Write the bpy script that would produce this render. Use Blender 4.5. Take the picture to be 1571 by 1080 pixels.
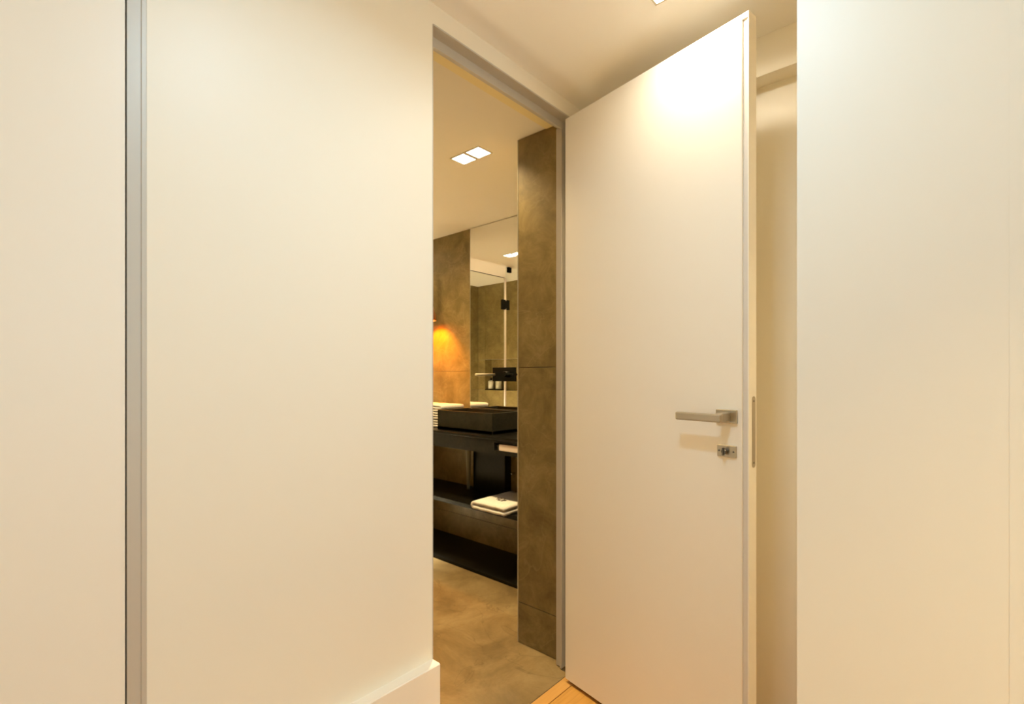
import bpy, bmesh, math, random
from mathutils import Vector, Matrix
random.seed(4)
for o in list(bpy.data.objects):
    bpy.data.objects.remove(o)
S = bpy.context.scene
COL = S.collection
PI = math.pi

# ------------------------------------------------------------------ camera
# world axes: X runs along the wall with the doorway, Y runs into the bathroom, Z up (metres)
CAM_H = 1.142
cam = bpy.data.cameras.new('camera')
cam.sensor_width = 36.0
cam.lens = 756.24 * 36.0 / 1571.0
cam.shift_y = 37.86 / 1571.0
cam.clip_start = 0.02
camo = bpy.data.objects.new('camera', cam)
camo.location = (0, 0, CAM_H)
camo.rotation_euler = (PI / 2, 0, math.radians(41.607 - 90))
COL.objects.link(camo)
S.camera = camo

# ------------------------------------------------------------------ exposure and world
S.view_settings.view_transform = 'Standard'
S.view_settings.look = 'None'
S.view_settings.gamma = 1.0
S.view_settings.use_curve_mapping = False
S.view_settings.exposure = 0.63
S.cycles.max_bounces = 16
S.cycles.diffuse_bounces = 10
S.cycles.glossy_bounces = 6
S.cycles.transparent_max_bounces = 12
S.cycles.use_denoising = True
S.cycles.sample_clamp_indirect = 6.0
w = bpy.data.worlds.new('world')
S.world = w
w.use_nodes = True
w.node_tree.nodes['Background'].inputs[0].default_value = (0.62, 0.78, 1.0, 1)
w.node_tree.nodes['Background'].inputs[1].default_value = 1.2


def area_light(name, loc, rot, sx, sy, power, col, spread=180):
    l = bpy.data.lights.new(name, 'AREA')
    l.shape = 'RECTANGLE'
    l.size, l.size_y = sx, sy
    l.energy = power
    l.color = col
    l.spread = math.radians(spread)
    o = bpy.data.objects.new(name, l)
    o.location = loc
    o.rotation_euler = rot
    COL.objects.link(o)
    return o


WARM = (1.0, 0.92, 0.76)
COOL = (0.46, 0.76, 1.0)
BATH = (1.0, 0.74, 0.36)
GOLD = (1.0, 0.80, 0.46)
ZH, ZB = 2.200, 2.162                 # ceiling heights: hall, bathroom
HALL_LAMPS = [(1.276, 0.581, 0.82, WARM), (1.276, 0.481, 0.82, WARM), (0.50, 0.40, 2.1, COOL), (0.50, 0.30, 2.1, COOL),
              (0.30, -1.05, 6.5, GOLD), (0.30, -1.15, 6.5, GOLD),  # unseen lamps behind the camera, added for warm fill and floor bounce
              (1.40, -0.55, 2.1, GOLD), (1.40, -0.65, 2.1, GOLD)]
BATH_LAMPS = [(1.5745, 1.700, 8.2), (1.5745, 1.602, 8.2), (1.60, 2.765, 3.8), (1.60, 2.667, 3.8),
              (1.85, 3.60, 40.0), (1.85, 3.502, 40.0)]
for i, (x, y, p, c) in enumerate(HALL_LAMPS):
    area_light('hall_lamp', (x, y, ZH - 0.006), (0, 0, 0), 0.07, 0.07, p, c, 160 if c is not GOLD else 110)
for i, (x, y, p) in enumerate(BATH_LAMPS):
    area_light('bath_lamp', (x, y, ZB - 0.006), (0, 0, 0), 0.07, 0.07, p, BATH if i < 4 else (1, .90, .74), (130, 130, 150, 150, 65, 65)[i])
# cool fill light outside the unseen window added behind the camera
area_light('cool_fill_light', (0.10, -2.33, 1.45), (PI / 2, 0, 0), 1.5, 1.2, 5.0, (0.40, 0.80, 1.0), 180)


# ------------------------------------------------------------------ materials
def mat(name, col=(0.8, 0.8, 0.8), rough=0.5, metal=0.0, spec=0.5, coat=0.0):
    m = bpy.data.materials.new(name)
    m.use_nodes = True
    b = m.node_tree.nodes['Principled BSDF']
    b.inputs['Base Color'].default_value = (*col, 1)
    b.inputs['Roughness'].default_value = rough
    b.inputs['Metallic'].default_value = metal
    b.inputs['Specular IOR Level'].default_value = spec
    b.inputs['Coat Weight'].default_value = coat
    return m


def nd(m, t, **kw):
    n = m.node_tree.nodes.new(t)
    for k, v in kw.items():
        setattr(n, k, v)
    return n


def noise_col(m, scale, stops, detail=6, stretch=(1, 1, 1), rough=0.6, distort=0.6, bump=0.0, veins=None):
    """object-space noise through a ramp into the base colour (optional thin veins and fine bump)"""
    t = m.node_tree
    L = t.links
    b = t.nodes['Principled BSDF']
    tc = nd(m, 'ShaderNodeTexCoord')
    mp = nd(m, 'ShaderNodeMapping')
    mp.inputs['Scale'].default_value = stretch
    geo = nd(m, 'ShaderNodeNewGeometry')
    L.new(geo.outputs['Position'], mp.inputs['Vector'])
    n = nd(m, 'ShaderNodeTexNoise')
    n.inputs['Scale'].default_value = scale
    n.inputs['Detail'].default_value = detail
    n.inputs['Roughness'].default_value = rough
    n.inputs['Distortion'].default_value = distort
    L.new(mp.outputs[0], n.inputs['Vector'])
    r = nd(m, 'ShaderNodeValToRGB')
    r.color_ramp.elements[0].position, r.color_ramp.elements[1].position = stops[0][0], stops[-1][0]
    r.color_ramp.elements[0].color = (*stops[0][1], 1)
    r.color_ramp.elements[1].color = (*stops[-1][1], 1)
    for p, c in stops[1:-1]:
        e = r.color_ramp.elements.new(p)
        e.color = (*c, 1)
    L.new(n.outputs['Fac'], r.inputs['Fac'])
    out = r.outputs['Color']
    if veins:
        sc, lo, hi, vc, amt = veins
        v = nd(m, 'ShaderNodeTexNoise')
        v.inputs['Scale'].default_value = sc
        v.inputs['Detail'].default_value = 4
        v.inputs['Distortion'].default_value = 1.4
        L.new(mp.outputs[0], v.inputs['Vector'])
        vr = nd(m, 'ShaderNodeValToRGB')
        el = vr.color_ramp.elements
        el[0].position, el[1].position = lo, hi
        el[0].color = el[1].color = (0, 0, 0, 1)
        e = el.new((lo + hi) / 2)
        e.color = (amt, amt, amt, 1)
        L.new(v.outputs['Fac'], vr.inputs['Fac'])
        mx = nd(m, 'ShaderNodeMix', data_type='RGBA')
        L.new(vr.outputs['Color'], mx.inputs[0])
        L.new(out, mx.inputs[6])
        mx.inputs[7].default_value = (*vc, 1)
        out = mx.outputs[2]
    L.new(out, b.inputs['Base Color'])
    if bump:
        bp = nd(m, 'ShaderNodeBump')
        bp.inputs['Strength'].default_value = bump
        bp.inputs['Distance'].default_value = 0.004
        L.new(n.outputs['Fac'], bp.inputs['Height'])
        L.new(bp.outputs[0], b.inputs['Normal'])
    return m


M = {}
M['wall'] = mat('white_satin_wall', (0.86, 0.82, 0.71), 0.42, spec=0.4)
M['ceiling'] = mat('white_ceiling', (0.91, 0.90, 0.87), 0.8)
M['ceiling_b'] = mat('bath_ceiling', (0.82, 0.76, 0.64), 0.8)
M['door'] = mat('white_lacquer', (0.88, 0.84, 0.75), 0.38, spec=0.4)
M['base'] = mat('white_baseboard', (0.88, 0.83, 0.73), 0.35)
M['frame'] = mat('satin_grey_frame', (0.55, 0.52, 0.46), 0.45, metal=0.2)
M['steel'] = mat('brushed_steel', (0.50, 0.45, 0.36), 0.34, metal=1.0)
M['steel_dark'] = mat('dark_steel', (0.16, 0.15, 0.14), 0.35, metal=1.0)
M['dark_gap'] = mat('dark_gap', (0.02, 0.018, 0.015), 0.8)
M['wood'] = noise_col(mat('oak_planks', rough=0.4), 3.0,
                      [(0.3, (0.36, 0.165, 0.030)), (0.5, (0.43, 0.222, 0.046)), (0.7, (0.50, 0.260, 0.064))],
                      stretch=(1.2, 22, 1), detail=8, bump=0.05)
M['wood_pale'] = noise_col(mat('oak_threshold', rough=0.4), 3.0,
                           [(0.25, (0.44, 0.230, 0.060)), (0.75, (0.52, 0.290, 0.085))],
                           stretch=(1.2, 22, 1), detail=8, bump=0.05)
M['tile'] = noise_col(mat('brown_stone_wall_tile', rough=0.38, spec=0.4), 7.0,
                      [(0.34, (0.145, 0.102, 0.037)), (0.5, (0.205, 0.148, 0.055)), (0.66, (0.280, 0.208, 0.082))],
                      detail=14, rough=0.74, distort=0.5, bump=0.03, veins=(2.2, 0.492, 0.508, (0.34, 0.26, 0.12), 0.30))
M['stone'] = noise_col(mat('beige_stone_floor_tile', rough=0.3, spec=0.45), 3.2,
                       [(0.34, (0.120, 0.080, 0.034)), (0.5, (0.195, 0.135, 0.061)), (0.66, (0.270, 0.198, 0.100))],
                       detail=14, rough=0.74, distort=0.5, bump=0.03, veins=(2.4, 0.494, 0.506, (0.06, 0.036, 0.013), 0.4))
M['bounce_stone'] = noise_col(mat('shower_floor_bounce', rough=0.4), 3.2, [(0.3, (0.66, 0.60, 0.50)), (0.7, (0.78, 0.73, 0.64))], detail=8)  # unseen shower floor, made pale to bounce light onto the ceiling
M['grout'] = mat('brown_grout', (0.12, 0.09, 0.06), 0.8)
M['granite'] = noise_col(mat('black_granite', rough=0.3, spec=0.15), 60,
                         [(0.3, (0.0025, 0.0025, 0.002)), (0.7, (0.007, 0.0062, 0.0045))], detail=3)
M['granite_soft'] = noise_col(mat('honed_black_granite', rough=0.5, spec=0.12), 40,
                              [(0.3, (0.006, 0.0055, 0.004)), (0.7, (0.015, 0.013, 0.008))], detail=3)
M['basin_stone'] = noise_col(mat('basin_black_stone', rough=0.5, spec=0.2), 30,
                             [(0.3, (0.007, 0.0065, 0.004)), (0.7, (0.018, 0.016, 0.009))], detail=5)
M['black_metal'] = mat('matt_black_metal', (0.004, 0.004, 0.003), 0.5, spec=0.1)
M['spout'] = mat('polished_bronze', (0.92, 0.84, 0.66), 0.42, metal=0.9)
M['mirror'] = mat('mirror_silver', (0.86, 0.86, 0.84), 0.0, metal=1.0)
M['mirror_edge'] = mat('polished_mirror_edge', (0.75, 0.72, 0.6), 0.2, metal=0.6)
M['towel'] = noise_col(mat('white_terry', rough=0.95, spec=0.1), 160,
                       [(0.3, (0.58, 0.55, 0.52)), (0.7, (0.72, 0.69, 0.65))], detail=2, bump=0.25)
M['thread'] = mat('dark_embroidery_thread', (0.06, 0.045, 0.035), 0.8)
M['card'] = mat('white_card', (0.62, 0.52, 0.45), 0.7)
M['plastic'] = mat('white_plastic', (0.62, 0.58, 0.48), 0.35)
M['pipe'] = mat('olive_grey_pipe', (0.22, 0.19, 0.11), 0.5)
M['copper'] = mat('copper_shade', (0.72, 0.36, 0.20), 0.3, metal=0.9)
M['groove_shade'] = mat('groove_shade_grey', (0.70, 0.66, 0.60), 0.6)  # shade inside the door edge groove, put into a grey colour
M['trim_cream'] = mat('cream_ceiling_strip', (0.84, 0.72, 0.40), 0.7)  # yellower than the rest of the bathroom ceiling
M['seal'] = mat('white_door_seal', (0.58, 0.50, 0.44), 0.35)
M['valve'] = mat('chrome', (0.8, 0.8, 0.8), 0.12, metal=1.0)


def emit(name, col, strength):
    m = bpy.data.materials.new(name)
    m.use_nodes = True
    t = m.node_tree
    t.nodes.clear()
    e = t.nodes.new('ShaderNodeEmission')
    o = t.nodes.new('ShaderNodeOutputMaterial')
    e.inputs[0].default_value = (*col, 1)
    e.inputs[1].default_value = strength
    t.links.new(e.outputs[0], o.inputs[0])
    return m


M['lamp'] = emit('lamp_diffuser', (1.0, 0.9, 0.72), 14)
M['bulb'] = emit('amber_bulb', (1.0, 0.33, 0.004), 2000)


def glass_mat():
    m = bpy.data.materials.new('shower_glass')
    m.use_nodes = True
    t = m.node_tree
    t.nodes.clear()
    o = t.nodes.new('ShaderNodeOutputMaterial')
    tr = t.nodes.new('ShaderNodeBsdfTransparent')
    tr.inputs[0].default_value = (0.95, 0.975, 0.955, 1)
    gl = t.nodes.new('ShaderNodeBsdfGlossy')
    gl.inputs['Roughness'].default_value = 0.02
    fr = t.nodes.new('ShaderNodeFresnel')
    fr.inputs['IOR'].default_value = 1.35
    mx = t.nodes.new('ShaderNodeMixShader')
    ge = t.nodes.new('ShaderNodeNewGeometry')         # reflect at the outer faces only: no total reflection inside a thin pane
    sb = t.nodes.new('ShaderNodeMath')
    sb.operation = 'MULTIPLY'
    iv = t.nodes.new('ShaderNodeMath')
    iv.operation = 'SUBTRACT'
    iv.inputs[0].default_value = 1.0
    t.links.new(ge.outputs['Backfacing'], iv.inputs[1])
    t.links.new(fr.outputs[0], sb.inputs[0])
    t.links.new(iv.outputs[0], sb.inputs[1])
    t.links.new(sb.outputs[0], mx.inputs[0])
    t.links.new(tr.outputs[0], mx.inputs[1])
    t.links.new(gl.outputs[0], mx.inputs[2])
    t.links.new(mx.outputs[0], o.inputs[0])
    return m


M['glass'] = glass_mat()


# ------------------------------------------------------------------ mesh helpers
def bx(bm, x0, x1, y0, y1, z0, z1, bev=0.0, seg=2):
    r = bmesh.ops.create_cube(bm, size=1.0)
    vs = r['verts']
    for v in vs:
        v.co = Vector((x0 + (v.co.x + .5) * (x1 - x0), y0 + (v.co.y + .5) * (y1 - y0), z0 + (v.co.z + .5) * (z1 - z0)))
    if bev:
        es = list({e for v in vs for e in v.link_edges})
        bmesh.ops.bevel(bm, geom=es, offset=bev, segments=seg, profile=0.5, affect='EDGES')


def lathe(bm, prof, n=24, axis='Z', off=(0, 0, 0), cap=True):
    """rings of (radius, height) around an axis"""
    rings = []
    for r, h in prof:
        ring = []
        for k in range(n):
            a = 2 * PI * k / n
            c = (r * math.cos(a), r * math.sin(a), h)
            if axis == 'X':
                c = (h, c[0], c[1])
            if axis == 'Y':
                c = (c[0], h, c[1])
            ring.append(bm.verts.new(Vector(c) + Vector(off)))
        rings.append(ring)
    for a, b in zip(rings, rings[1:]):
        for k in range(n):
            bm.faces.new((a[k], a[(k + 1) % n], b[(k + 1) % n], b[k]))
    if cap:
        bm.faces.new(rings[0][::-1])
        bm.faces.new(rings[-1])


def sweep(bm, pts, x0, x1, axis=0):
    """closed 2-D profile (a, z) extruded along X (axis 0) or Y (axis 1)"""
    def co(a, z, t):
        return (t, a, z) if axis == 0 else (a, t, z)
    A = [bm.verts.new(co(a, z, x0)) for a, z in pts]
    B = [bm.verts.new(co(a, z, x1)) for a, z in pts]
    n = len(pts)
    for i in range(n):
        bm.faces.new((A[i], A[(i + 1) % n], B[(i + 1) % n], B[i]))
    bm.faces.new(A[::-1])
    bm.faces.new(B)


def obj(name, bm, m, parent=None, smooth=False, loc=None):
    bmesh.ops.recalc_face_normals(bm, faces=bm.faces[:])
    me = bpy.data.meshes.new(name)
    bm.to_mesh(me)
    bm.free()
    if smooth:
        for p in me.polygons:
            p.use_smooth = True
    me.materials.append(m)
    o = bpy.data.objects.new(name, me)
    COL.objects.link(o)
    if parent:
        o.parent = parent
    if loc:
        o.location = loc
    return o


def box(name, m, parent, x0, x1, y0, y1, z0, z1, bev=0.0, seg=2):
    bm = bmesh.new()
    bx(bm, x0, x1, y0, y1, z0, z1, bev, seg)
    return obj(name, bm, m, parent)


def thing(name, label, cat, loc=(0, 0, 0), rotz=0.0, group=None, kind=None):
    o = bpy.data.objects.new(name, None)
    o.empty_display_size = 0.1
    COL.objects.link(o)
    o.location = loc
    o.rotation_euler = (0, 0, rotz)
    o['label'] = label
    o['category'] = cat
    if group:
        o['group'] = group
    if kind:
        o['kind'] = kind
    return o


def struct(o, label, cat):
    o['kind'] = 'structure'
    o['label'] = label
    o['category'] = cat
    return o


# ------------------------------------------------------------------ the hall shell
XL, YB = -0.95, -2.20                      # hall: left wall, back wall
DX0, DX1 = 0.894, 1.592                    # door opening along X
WY0, WY1 = 1.095, 1.165                    # wall with the doorway
DTOP = 2.141

bm = bmesh.new()
bx(bm, 0.230, DX0, WY0, WY1, 0, 2.30)
bx(bm, DX0, DX1, WY0, WY1, DTOP, 2.30)
bx(bm, DX1, 1.80, WY0, WY1, 0, 2.30)
bx(bm, -0.62, 0.230, WY0, WY1, 2.21, 2.30)
bx(bm, XL - 0.08, -0.62, WY0, WY1, 0, 2.30)
bx(bm, -0.62, 0.230, 1.142, WY1, 0, 2.21)
struct(obj('wall_front', bm, M['wall']), 'white satin wall with the open doorway to the bathroom', 'wall')

bm = bmesh.new()
bx(bm, 1.660, 1.86, YB, WY0, 2.077, 2.30)       # upper bulkhead, stepping out over the recess
bx(bm, 1.727, 1.86, YB, WY0, 0, 2.077)
struct(obj('wall_right', bm, M['wall']), 'short white wall behind the open door with a stepped bulkhead', 'wall')

bm = bmesh.new()
bx(bm, 1.05, 1.13, -0.067, 0.215, 0, 2.30)
bx(bm, 1.0496, 1.13, YB - 0.08, -0.067, 0, 2.30)
struct(obj('wall_near', bm, M['wall']), 'white wall at the right edge nearest the camera', 'wall')

struct(box('wall_left', M['wall'], None, XL - 0.08, XL, YB - 0.08, WY0, 0, 2.30), 'white hall wall left of the camera', 'wall')

bm = bmesh.new()                                   # back wall around the window added for fill
bx(bm, XL, -0.65, YB - 0.08, YB, 0, 2.30)
bx(bm, 0.85, 1.86, YB - 0.08, YB, 0, 2.30)
bx(bm, -0.65, 0.85, YB - 0.08, YB, 0, 0.85)
bx(bm, -0.65, 0.85, YB - 0.08, YB, 2.05, 2.30)
struct(obj('wall_back', bm, M['wall']), 'white hall wall with an added fill window behind the camera', 'wall')
win = struct(thing('fill_window', 'wide unseen window added behind the camera for cool fill', 'window', (0.10, YB - 0.04, 0.85)),
             'wide unseen window added behind the camera for cool fill', 'window')
bm = bmesh.new()
for a in ((-0.75, -0.71, 0, 1.2), (0.71, 0.75, 0, 1.2), (-0.71, 0.71, 0, 0.04), (-0.71, 0.71, 1.16, 1.2), (-0.02, 0.02, 0.04, 1.16)):
    bx(bm, a[0], a[1], -0.025, 0.025, a[2], a[3])
obj('window_frame', bm, M['frame'], win)
box('pane', M['glass'], win, -0.71, -0.02, -0.004, 0.004, 0.04, 1.16)
box('pane', M['glass'], win, 0.02, 0.71, -0.004, 0.004, 0.04, 1.16)

struct(box('ceiling', M['ceiling'], None, XL, 1.727, YB, WY0, ZH, 2.30), 'flat white hall ceiling', 'ceiling')

# oak floor: a thin slab carrying planks laid along the doorway wall
fl = struct(box('floor', M['wood'], None, XL, 1.86, YB, 1.0949, -0.06, -0.012), 'oak plank floor of the hall', 'floor')
bm = bmesh.new()
bx(bm, XL, 1.727, 1.048, 1.0945, -0.012, 0.0, 0.0012, 1)
obj('threshold_strip', bm, M['wood_pale'], fl)['label'] = 'paler oak threshold strip'
pm = {}
for L_ in (0.9, 1.35, 1.777, 0.427):
    bm = bmesh.new()
    bx(bm, 0, L_ - 0.0015, 0, 0.1385, -0.012, 0.0, 0.0012, 1)
    me = bpy.data.meshes.new('plank')
    bm.to_mesh(me)
    bm.free()
    me.materials.append(M['wood'])
    pm[L_] = me
y = 1.047 - 0.14
row = 0
while y > YB - 0.13:
    x = XL
    for L_ in ((0.9, 1.777) if row % 2 == 0 else (1.35, 0.9, 0.427)):
        o = bpy.data.objects.new('plank', pm[L_])
        o.location = (x, y, 0)
        o.parent = fl
        COL.objects.link(o)
        x += L_
    y -= 0.14
    row += 1

# baseboard: tall flat board with eased top edge
bm = bmesh.new()
sweep(bm, [(WY0, 0.0), (WY0 - 0.033, 0.0), (WY0 - 0.033, 0.3405), (WY0 - 0.0305, 0.343), (WY0, 0.343)], 0.232, DX0, 0)
struct(obj('baseboard_left', bm, M['base']), 'tall white baseboard ending at the doorway', 'baseboard')

# ------------------------------------------------------------------ bathroom door frame and leaf
bm = bmesh.new()
fz = 2.1365
bx(bm, 1.592, 1.5935, 1.092, 1.13, 0.004, DTOP)                     # rebate lining, right jamb
bx(bm, 1.563, 1.5935, 1.130, 1.139, 0.004, 2.109, 0.0008, 1)        # right stop
bx(bm, 0.896, 1.592, 1.092, 1.13, fz, DTOP)                         # head lining
bx(bm, 0.922, 1.5935, 1.130, 1.139, 2.108, DTOP, 0.0008, 1)         # head stop
bx(bm, 0.8935, 0.896, 1.0945, 1.13, 0.004, DTOP)                    # left lining
bx(bm, 0.8935, 0.923, 1.130, 1.139, 0.004, DTOP, 0.0008, 1)         # left stop
bx(bm, 1.574, 1.592, 1.139, 1.164, 0.004, 2.12)                     # jamb body behind the stops
bx(bm, 0.8945, 0.912, 1.139, 1.164, 0.004, 2.12)
bx(bm, 0.8945, 1.592, 1.139, 1.164, 2.125, DTOP)
struct(obj('trim_1', bm, M['frame']), 'satin grey metal frame around the open bathroom doorway', 'door frame')

HX, HY = 1.513, 1.077
dl = Vector((-0.127, -0.662)).normalized()
ang = math.atan2(dl.y, dl.x)                     # local +x runs from hinge to free edge, local -y is the visible face
d1 = struct(thing('door_1', '', 'door', (HX, HY, 0), ang), 'white flush door standing open into the hall', 'door')
T = 0.040                                        # local +y goes behind the leaf (towards the right wall)
bm = bmesh.new()
ZT = 2.1065
bx(bm, 0, 0.676, 0, T, 0.012, ZT, 0.0012, 1)
obj('leaf', bm, M['door'], d1)
bm = bmesh.new()                                 # lipping on the free edge, with a shallow upright groove under a cap
bx(bm, 0.676, 0.6945, 0.007, T, 0.012, ZT - 0.016)
bx(bm, 0.676, 0.6945, 0.0, T, ZT - 0.016, ZT, 0.0008, 1)
bx(bm, 0.6915, 0.6945, 0.0, 0.007, 0.012, ZT - 0.016)
obj('edge_lipping', bm, M['door'], d1)
box('groove_shade_strip', M['groove_shade'], d1, 0.6775, 0.6905, 0.0055, 0.0075, 0.012, ZT - 0.0165)  # grey strip painting the shade in the groove
hl = obj('handle', (lambda b: (bx(b, 0.6055, 0.6649, -0.008, 0.0, 1.016, 1.0525, 0.0012, 1), b)[1])(bmesh.new()), M['steel'], d1)
hl['label'] = 'brushed steel lever handle on an oblong rose'
bm = bmesh.new()
bx(bm, 0.628, 0.650, -0.050, -0.008, 1.021, 1.0455, 0.003, 2)
bx(bm, 0.5135, 0.650, -0.062, -0.046, 1.0205, 1.0425, 0.0035, 2)
obj('lever', bm, M['steel'], hl)
lk = obj('thumb_turn', (lambda b: (bx(b, 0.6083, 0.6625, -0.005, 0.0, 0.9235, 0.9555, 0.001, 1), b)[1])(bmesh.new()), M['steel'], d1)
lk['label'] = 'oblong steel plate with a dark turn knob'
bm = bmesh.new()
lathe(bm, [(0.0065, 0.0), (0.0075, -0.006), (0.0075, -0.010), (0.006, -0.013)], 16, 'Y', (0.633, -0.005, 0.9395))
bx(bm, 0.6308, 0.6352, -0.022, -0.012, 0.929, 0.950, 0.0018, 2)
obj('turn_knob', bm, M['steel_dark'], lk)
for sx in (0.6145, 0.6555):
    bm = bmesh.new()
    lathe(bm, [(0.0026, 0.0), (0.0024, -0.0012), (0.001, -0.0016)], 12, 'Y', (sx, -0.005, 0.9395))
    obj('screw', bm, M['steel_dark'], lk)
bm = bmesh.new()                                 # rounded lock faceplate on the door edge
pts = []
for k in range(13):
    a = PI * k / 12
    pts.append((0.0255 + 0.009 * math.cos(a), 1.081 + 0.009 * math.sin(a)))
for k in range(13):
    a = PI + PI * k / 12
    pts.append((0.0255 + 0.009 * math.cos(a), 0.909 + 0.009 * math.sin(a)))
sweep(bm, pts, 0.6935, 0.6952, 0)
fp = obj('lock_faceplate', bm, M['steel'], d1)
box('latch_slot', M['steel'], fp, 0.695, 0.6955, 0.020, 0.031, 1.0, 1.03)
for zz in (1.077, 0.913):
    bm = bmesh.new()
    lathe(bm, [(0.003, 0.6951), (0.0025, 0.6957)], 10, 'X', (0, 0.0255, zz))
    obj('screw', bm, M['steel_dark'], fp)
for zz in (0.25, 1.05, 1.88):
    bm = bmesh.new()
    lathe(bm, [(0.007, zz - 0.045), (0.007, zz + 0.045)], 14, 'Z', (0.004, T + 0.008, 0))
    bx(bm, 0.001, 0.05, T, T + 0.002, zz - 0.045, zz + 0.045)
    obj('hinge', bm, M['steel'], d1)

# ------------------------------------------------------------------ closed door on the left with its grey jamb
d2 = struct(thing('door_2', '', 'door', (-0.60, WY0, 0)), 'closed white flush door at the left edge', 'door')
box('leaf', M['door'], d2, 0, 0.7985, 0.0, 0.036, 0.006, 2.19, 0.0012, 1)
bm = bmesh.new()
bx(bm, 0.2012, 0.2270, WY0 + 0.001, 1.142, 0, 2.21)
bx(bm, 0.2215, 0.2300, WY0 - 0.0006, WY0 + 0.004, 0, 2.21, 0.0008, 1)
bx(bm, -0.62, -0.604, WY0 - 0.0015, 1.142, 0, 2.21)
struct(obj('trim_2', bm, M['frame']), 'satin grey upright jamb beside the closed left door', 'door frame')

# ------------------------------------------------------------------ the bathroom shell
BX0, BX1, BY1 = 0.765, 2.350, 4.000
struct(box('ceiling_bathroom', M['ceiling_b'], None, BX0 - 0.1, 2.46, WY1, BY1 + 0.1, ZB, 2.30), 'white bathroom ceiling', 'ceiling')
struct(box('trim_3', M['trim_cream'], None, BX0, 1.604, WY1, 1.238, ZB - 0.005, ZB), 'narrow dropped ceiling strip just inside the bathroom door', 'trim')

fb = struct(box('floor_bathroom', M['grout'], None, BX0 - 0.1, 2.46, 1.0952, BY1 + 0.1, -0.06, -0.0015), 'beige stone floor of the bathroom', 'floor')
J = 0.0012


def tile_xy(parent, x0, x1, y0, y1, z):
    box('tile', M['stone'] if y1 < 3.2 else M['bounce_stone'], parent, x0 + J, x1 - J, y0 + J, y1 - J, z - 0.0014, z, 0.0006, 1)


for x0, x1 in ((BX0 - 0.02, 0.92), (0.92, 2.36)):
    for y0, y1 in ((1.0955, 2.48), (2.48, 3.07), (3.07, 4.0)):
        tile_xy(fb, x0, x1, y0, y1, 0.0)


def wall_tile(parent, x0, x1, y0, y1, z0, z1):
    box('tile', M['tile'], parent, x0, x1, y0, y1, z0, z1, 0.0008, 1)


ZS = ((0.0, 0.174), (0.174, 1.181), (1.181, ZB))
pil = struct(box('wall_pillar', M['grout'], None, 1.612, 2.36, WY1 + 0.001, 1.386, 0, ZB), 'brown stone pier just inside the doorway', 'wall')
for z0, z1 in ZS:
    wall_tile(pil, 1.605, 1.613, WY1 + 0.002, 1.3895, z0 + J, z1 - J)
    wall_tile(pil, 1.612, 2.35, 1.385, 1.393, z0 + J, z1 - J)
box('edge_strip', M['mirror_edge'], pil, 1.6045, 1.6085, 1.3897, 1.3935, 0.001, ZB - 0.001)

wr = struct(box('wall_bathroom_right', M['grout'], None, 2.358, 2.46, 1.165, BY1, 0, ZB), 'brown stone wall behind the basin', 'wall')
for y0, y1 in ((1.394, 2.0), (2.0, 3.0), (3.0, BY1)):
    for z0, z1 in ZS:
        wall_tile(wr, 2.350, 2.359, y0 + J, y1 - J, z0 + J, z1 - J)

wl = struct(box('wall_bathroom_left', M['grout'], None, 0.56, 0.660, WY1, BY1, 0, ZB), 'brown stone shower wall with a niche, seen in the mirror', 'wall')
NY0, NY1, NZ0, NZ1 = 3.25, 3.886, 0.995, 1.331
for y0, y1 in ((WY1, 2.10), (2.10, NY0), (NY0, NY1), (NY1, BY1)):
    for z0, z1 in ((0.0, NZ0), (NZ0, NZ1), (NZ1, ZB)):
        if y0 == NY0 and z0 == NZ0:
            continue
        wall_tile(wl, 0.661, BX0, y0 + J, y1 - J, z0 + J, z1 - J)
wall_tile(wl, 0.660, 0.664, NY0, NY1, NZ0, NZ1)

wf = struct(box('wall_bathroom_far', M['grout'], None, 0.56, 2.46, BY1 + 0.009, BY1 + 0.1, 0, ZB), 'brown stone end wall of the shower, seen in the mirror', 'wall')
for x0, x1 in ((BX0, 1.35), (1.35, 2.35)):
    for z0, z1 in ((0.0, NZ0), (NZ0, ZB)):
        wall_tile(wf, x0 + J, x1 - J, BY1, BY1 + 0.01, z0 + J, z1 - J)

# ------------------------------------------------------------------ vanity, worktop, basin
VX0, VX1, VY0, VY1 = 2.000, 2.350, 1.3945, 2.960
va = thing('vanity_unit', 'open black granite vanity with one shelf under the basin', 'vanity', (VX0, VY0, 0))
W = VY1 - VY0
D = VX1 - VX0
bm = bmesh.new()                                             # apron with an open slot at the pier end
bx(bm, 0.006, 0.026, 0.5225, W, 0.706, 0.788)
bx(bm, 0.006, 0.026, 0.0, 0.5225, 0.706, 0.728)
bx(bm, 0.006, 0.026, 0.0, 0.5225, 0.772, 0.788)
bx(bm, 0.026, D, 0.0, 0.52, 0.706, 0.718)
obj('apron', bm, M['granite_soft'], va)
box('shelf', M['granite'], va, 0.0, D, 0.0, W, 0.366, 0.391, 0.0012, 1)['label'] = 'black granite shelf holding a folded towel'
box('plinth', M['granite'], va, 0.0, D, 0.0, W, 0.0005, 0.018, 0.001, 1)
box('side_panel', M['granite_soft'], va, 0.0, D, W - 0.02, W, 0.018, 0.366)
box('side_panel', M['granite_soft'], va, 0.03, D, W - 0.02, W, 0.391, 0.7883)
box('plumbing_cover', M['granite'], va, D - 0.06, D, 0.70, 0.985, 0.391, 0.706, 0.001, 1)
bm = bmesh.new()
lathe(bm, [(0.011, 0.391), (0.0125, 0.44), (0.0155, 0.54), (0.018, 0.64), (0.018, 0.706)], 18, 'Z', (D - 0.085, 1.006, 0))
obj('drain_pipe', bm, M['pipe'], va, True)['label'] = 'olive grey drain pipe'
bm = bmesh.new()
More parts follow.
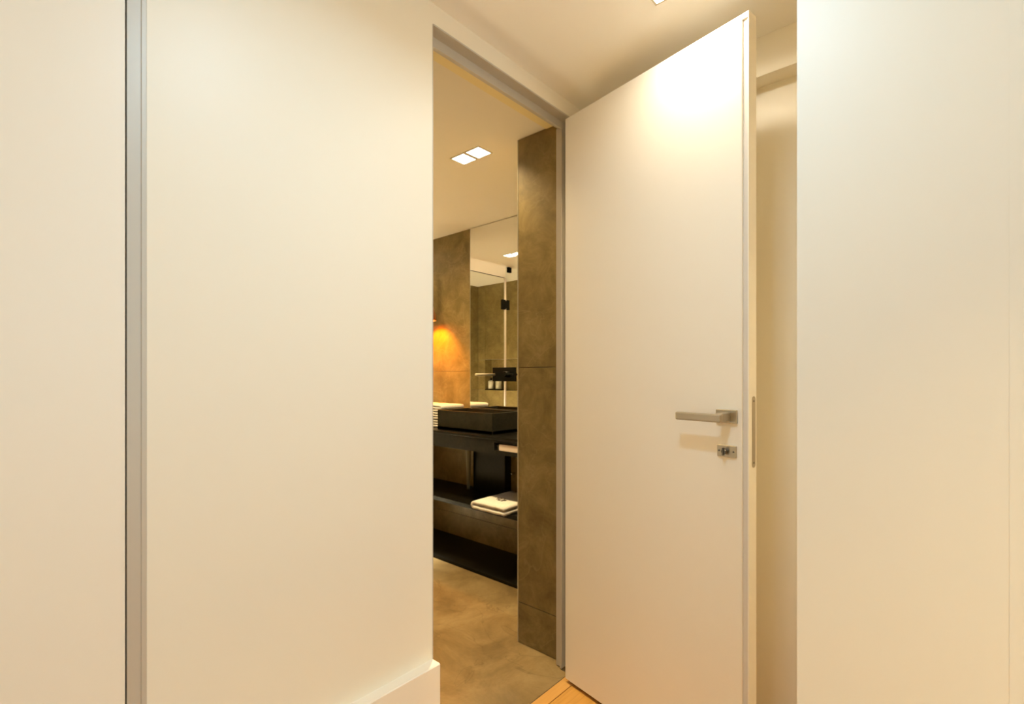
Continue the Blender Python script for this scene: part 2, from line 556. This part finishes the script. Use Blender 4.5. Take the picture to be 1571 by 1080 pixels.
lathe(bm, [(0.008, 0.0), (0.008, -0.03), (0.006, -0.034)], 14, 'X', (D - 0.001, 0.672, 0.53))
obj('stop_valve', bm, M['valve'], va, True)

ct = box('countertop', M['granite'], None, VX0, VX1, VY0, VY1, 0.7885, 0.804, 0.0015, 2)
ct['label'] = 'thin black granite worktop under the square basin'
ct['category'] = 'countertop'

ba = thing('vessel_basin', 'square black stone vessel basin on the worktop', 'basin', (2.06, 1.982, 0.8045))
bw, bl, bh, wt = 0.262, 0.490, 0.124, 0.014
bm = bmesh.new()
bx(bm, 0, bw, 0, bl, 0, 0.02, 0.001, 1)
bx(bm, 0, wt, 0, bl, 0.0, bh, 0.0018, 2)
bx(bm, bw - wt, bw, 0, bl, 0.0, bh, 0.0018, 2)
bx(bm, wt - .002, bw - wt + .002, 0, wt, 0.0, bh, 0.0018, 2)
bx(bm, wt - .002, bw - wt + .002, bl - wt, bl, 0.0, bh, 0.0018, 2)
obj('bowl', bm, M['basin_stone'], ba)
bm = bmesh.new()
lathe(bm, [(0.024, 0.02), (0.024, 0.0225), (0.018, 0.024)], 20, 'Z', (bw / 2, bl / 2, 0))
obj('drain', bm, M['black_metal'], ba)

fa = thing('wall_faucet', 'matt black wall tap on the mirror above the basin', 'faucet', (2.3435, 2.148, 1.157))
box('back_plate', M['black_metal'], fa, -0.008, 0.0, -0.097, 0.097, -0.045, 0.045, 0.0015, 2)
bm = bmesh.new()
lathe(bm, [(0.007, -0.180), (0.0085, -0.1785), (0.0085, -0.008)], 20, 'X', (0, 0.079, -0.002))
obj('spout', bm, M['spout'], fa, True)['label'] = 'polished dark bronze spout'
bm = bmesh.new()
lathe(bm, [(0.019, -0.008), (0.019, -0.050), (0.017, -0.053)], 24, 'X', (0, -0.045, 0.0))
kn = obj('knob', bm, M['black_metal'], fa)
box('lever', M['black_metal'], kn, -0.050, -0.040, -0.112, -0.045, -0.006, 0.004, 0.002, 2)

mi = thing('wall_mirror', 'tall frameless mirror from worktop to ceiling behind the basin', 'mirror', (2.3495, 1.42, 0.8045))
mz = ZB - 0.005 - 0.8045
box('mirror_glass', M['mirror'], mi, -0.0055, 0.0, 0.0, 1.045, 0.0, mz)
box('polished_edge', M['mirror_edge'], mi, -0.0057, 0.0, 1.0452, 1.0485, 0.0, mz)

# ------------------------------------------------------------------ towels, tissue box
def cloth_profile(y0, y1, layers, th, gap):
    """folded strip: one serpentine band of thickness th, folds alternating at y1 and y0"""
    cl = []
    r = (th + gap) / 2
    for k in range(layers):
        z = th / 2 + k * (th + gap)
        a, b = (y0, y1) if k % 2 == 0 else (y1, y0)
        for t in range(9):
            cl.append((a + (b - a) * t / 8, z + 0.0012 * math.sin(t * 1.9 + k * 2.3)))
        if k < layers - 1:
            s = 1 if b == y1 else -1
            for q in range(1, 6):
                an = -PI / 2 + PI * q / 6
                cl.append((b + s * r * math.cos(an), z + r + r * math.sin(an)))
    left, right = [], []
    for i, (a, z) in enumerate(cl):
        p, n = cl[max(i - 1, 0)], cl[min(i + 1, len(cl) - 1)]
        t = Vector((n[0] - p[0], n[1] - p[1])).normalized()
        left.append((a - t.y * th / 2, z + t.x * th / 2))
        right.append((a + t.y * th / 2, z - t.x * th / 2))
    return left + right[::-1]


def folded_towel(name, label, loc, lx, y0, y1, layers, th, gap, rotz=0.0, group=None, axis=0):
    o = thing(name, label, 'towel', loc, rotz, group)
    bm = bmesh.new()
    prof = cloth_profile(y0, y1, layers, th, gap)
    n = 7
    rings = []
    for i in range(n):
        t = lx * i / (n - 1)
        sh = 0.0 if 0 < i < n - 1 else 0.0
        rings.append([bm.verts.new((t, a + 0.0016 * math.sin(i * 1.7 + z * 90), z * (1 - 0.04 * (i in (0, n - 1)))) if axis == 0
                                   else (a, t, z)) for a, z in prof])
    m_ = len(prof)
    for A, B in zip(rings, rings[1:]):
        for k in range(m_):
            bm.faces.new((A[k], A[(k + 1) % m_], B[(k + 1) % m_], B[k]))
    for R in (rings[0][::-1], rings[-1]):            # close the ends strip by strip
        h = m_ // 2
        for k in range(h - 1):
            bm.faces.new((R[k], R[k + 1], R[m_ - 2 - k], R[m_ - 1 - k]))
    obj('cloth', bm, M['towel'], o, True)
    return o


tw = folded_towel('folded_towel', 'folded white towel with dark monogram on the black shelf', (1.945, 0, 0.394), 0.33, 1.785, 2.018, 2, 0.0165, 0.012)
cu = bpy.data.curves.new('embroidery', 'CURVE')
cu.dimensions = '3D'
cu.bevel_depth = 0.0016
cu.bevel_resolution = 1


def stroke(pts):
    s = cu.splines.new('BEZIER')
    s.bezier_points.add(len(pts) - 1)
    for b, p in zip(s.bezier_points, pts):
        b.co = (p[0], p[1], 0)
        b.handle_left_type = b.handle_right_type = 'AUTO'


# script N with a flourish, then a small trailing mark; letters read upright from the room side
stroke([(-0.012, -0.014), (-0.006, 0.016), (0.006, -0.014), (0.013, 0.018), (0.022, 0.012)])
stroke([(-0.024, 0.002), (-0.014, 0.008), (-0.006, 0.016)])
stroke([(0.026, -0.012), (0.031, 0.004), (0.036, -0.012), (0.042, 0.002), (0.047, -0.010)])
stroke([(0.004, -0.020), (0.024, -0.019), (0.044, -0.021)])
ct_ = bpy.data.objects.new('stroke_curve', cu)
COL.objects.link(ct_)
bpy.context.view_layer.update()
em_me = bpy.data.meshes.new_from_object(ct_.evaluated_get(bpy.context.evaluated_depsgraph_get()))
bpy.data.objects.remove(ct_)
em_me.materials.clear()
em_me.materials.append(M['thread'])
em = bpy.data.objects.new('embroidery', em_me)
COL.objects.link(em)
em.parent = tw
em['label'] = 'dark embroidered monogram'
em.location = (0.125, 1.930, 0.0465)
em.scale = (1.05, 1.4, 1.0)
em.rotation_euler = (0, 0, -PI / 2)

HT = [('bottom', 0.0), ('middle', 0.0515), ('top', 0.103)]
for i, (nm, dz) in enumerate(HT):
    folded_towel('hand_towel', {'bottom': 'lowest folded white hand towel in the stack beside the basin',
                                'middle': 'middle folded white hand towel in the stack beside the basin',
                                'top': 'topmost folded white hand towel in the stack beside the basin'}[nm],
                 (2.125, 0, 0.8047 + dz), 0.20, 2.522, 2.80, 3, 0.0140, 0.003, 0.0, 'stacked hand towels beside the basin')

tb = thing('tissue_box', 'pale flat tissue box in the slot under the worktop', 'tissue box', (2.012, 1.56, 0.7285))
box('carton', M['card'], tb, 0.0, 0.13, 0.0, 0.325, 0.0, 0.036, 0.0015, 1)
box('tissue', M['towel'], tb, 0.045, 0.085, 0.10, 0.22, 0.036, 0.0395, 0.0008, 1)

# ------------------------------------------------------------------ pendant lamp beside the mirror
PX, PY = 2.222, 2.790
pe = thing('pendant_lamp', 'slim copper pendant lamp glowing amber beside the mirror', 'lamp', (PX, PY, 1.54))
prof = [(0.072, 0.0), (0.066, 0.04), (0.050, 0.10), (0.030, 0.16), (0.017, 0.21), (0.014, 0.26), (0.014, 0.36)]
bm = bmesh.new()
inner = [(r - 0.0025, h + 0.0005) for r, h in prof[:-1]] + [(0.0115, 0.357)]
lathe(bm, inner[::-1] + prof, 32, 'Z', cap=True)
obj('shade', bm, M['copper'], pe, True)
bm = bmesh.new()
lathe(bm, [(0.004, 0.050), (0.016, 0.057), (0.022, 0.075), (0.016, 0.095), (0.008, 0.110)], 18, 'Z')
obj('bulb', bm, M['bulb'], pe, True)
bm = bmesh.new()
lathe(bm, [(0.008, 0.110), (0.008, 0.16)], 12, 'Z')
obj('socket', bm, M['black_metal'], pe)
bm = bmesh.new()
lathe(bm, [(0.002, 0.36), (0.002, ZB - 1.54 - 0.02)], 8, 'Z')
obj('cord', bm, M['black_metal'], pe)
bm = bmesh.new()
lathe(bm, [(0.035, ZB - 1.54 - 0.022), (0.035, ZB - 1.54 - 0.0005)], 24, 'Z')
obj('ceiling_rose', bm, M['black_metal'], pe)

# ------------------------------------------------------------------ recessed twin downlights
def downlight(label, x, y0, y1, zc, group):
    """twin square downlight; y0, y1 are the centres of its two lamps"""
    o = thing('recessed_downlight', label, 'ceiling light', (x, (y0 + y1) / 2, zc), 0, group)
    dy = abs(y0 - y1) / 2
    h = 0.039
    bm = bmesh.new()
    for s in (-1, 1):
        c = s * dy
        bx(bm, -h - .006, -h, c - h - .006, c + h + .006, -0.003, -0.0002)
        bx(bm, h, h + .006, c - h - .006, c + h + .006, -0.003, -0.0002)
        bx(bm, -h, h, c - h - .006, c - h, -0.003, -0.0002)
        bx(bm, -h, h, c + h, c + h + .006, -0.003, -0.0002)
    obj('bezel', bm, M['plastic'], o)
    for s in (-1, 1):
        box('diffuser', M['lamp'], o, -h, h, s * dy - h, s * dy + h, -0.0022, -0.0004)
    return o


downlight('twin square ceiling light above the open white door', 1.276, 0.581, 0.481, ZH, 'hall ceiling lights')
downlight('twin square ceiling light in the hall between camera and doorway', 0.50, 0.40, 0.30, ZH, 'hall ceiling lights')
downlight('unseen twin square ceiling light added behind the camera for warm fill', 0.30, -1.05, -1.15, ZH, 'hall ceiling lights')
downlight('twin square ceiling light in the passage behind the right wall', 1.40, -0.55, -0.65, ZH, 'hall ceiling lights')
downlight('twin square ceiling light just inside the bathroom doorway', 1.5745, 1.700, 1.602, ZB, 'bathroom ceiling lights')
downlight('twin square ceiling light reflected at the top right of the mirror', 1.60, 2.765, 2.667, ZB, 'bathroom ceiling lights')
downlight('twin square ceiling light over the shower', 1.85, 3.60, 3.502, ZB, 'bathroom ceiling lights')

# ------------------------------------------------------------------ shower screen and niche (seen in the mirror)
GY = 3.07
sc = thing('shower_screen', 'clear glass shower screen with black fittings, reflected in the mirror', 'shower screen', (1.325, GY, 0))
box('fixed_pane', M['glass'], sc, BX0 - 1.325 + 0.002, -0.006, -0.004, 0.004, 0.012, ZB - 0.002)
box('door_pane', M['glass'], sc, 0.012, 0.62, -0.004, 0.004, 0.012, 2.05)
box('side_pane', M['glass'], sc, 0.626, BX1 - 1.325 - 0.002, -0.004, 0.004, 0.012, 2.05)
box('top_rail', M['steel_dark'], sc, 0.012, BX1 - 1.325 - 0.002, -0.004, 0.004, 2.05, 2.054)
box('door_seal', M['seal'], sc, -0.006, 0.010, -0.006, 0.006, 0.012, 2.05)
box('bottom_rail', M['black_metal'], sc, BX0 - 1.325 + 0.002, BX1 - 1.325 - 0.002, -0.008, 0.008, 0.0005, 0.0118)
for zz in (1.76, 0.28):
    bm = bmesh.new()
    bx(bm, -0.048, -0.006, -0.012, 0.012, zz, zz + 0.09, 0.0015, 1)
    bx(bm, 0.004, 0.048, -0.012, 0.012, zz, zz + 0.09, 0.0015, 1)
    bx(bm, -0.008, 0.008, -0.010, 0.010, zz + 0.01, zz + 0.08, 0.0015, 1)
    obj('hinge', bm, M['black_metal'], sc)
box('ceiling_clamp', M['black_metal'], sc, -0.075, -0.032, -0.012, 0.012, ZB - 0.052, ZB - 0.004, 0.0015, 1)
box('door_handle', M['black_metal'], sc, 0.55, 0.57, -0.04, 0.04, 0.95, 1.15, 0.004, 2)

tr = box('bottle_tray', M['black_metal'], None, 0.690, 0.775, 3.645, 3.880, NZ0 + 0.0005, NZ0 + 0.009, 0.001, 1)
tr['label'] = 'black tray under two white bottles in the shower niche'
tr['category'] = 'tray'
for yc, lb in ((3.825, 'white bottle at the inner end of the niche tray, reflected in the mirror'),
               (3.711, 'white bottle nearer the glass on the niche tray, reflected in the mirror')):
    b = thing('soap_bottle', lb, 'bottle', (0.732, yc, NZ0 + 0.0092), 0, 'bottles in the shower niche')
    bm = bmesh.new()
    lathe(bm, [(0.030, 0.0), (0.034, 0.003), (0.034, 0.085), (0.030, 0.093), (0.012, 0.098)], 20, 'Z')
    obj('body', bm, M['plastic'], b, True)
    bm = bmesh.new()
    lathe(bm, [(0.013, 0.0985), (0.013, 0.118), (0.010, 0.122)], 16, 'Z')
    obj('cap', bm, M['black_metal'], b)
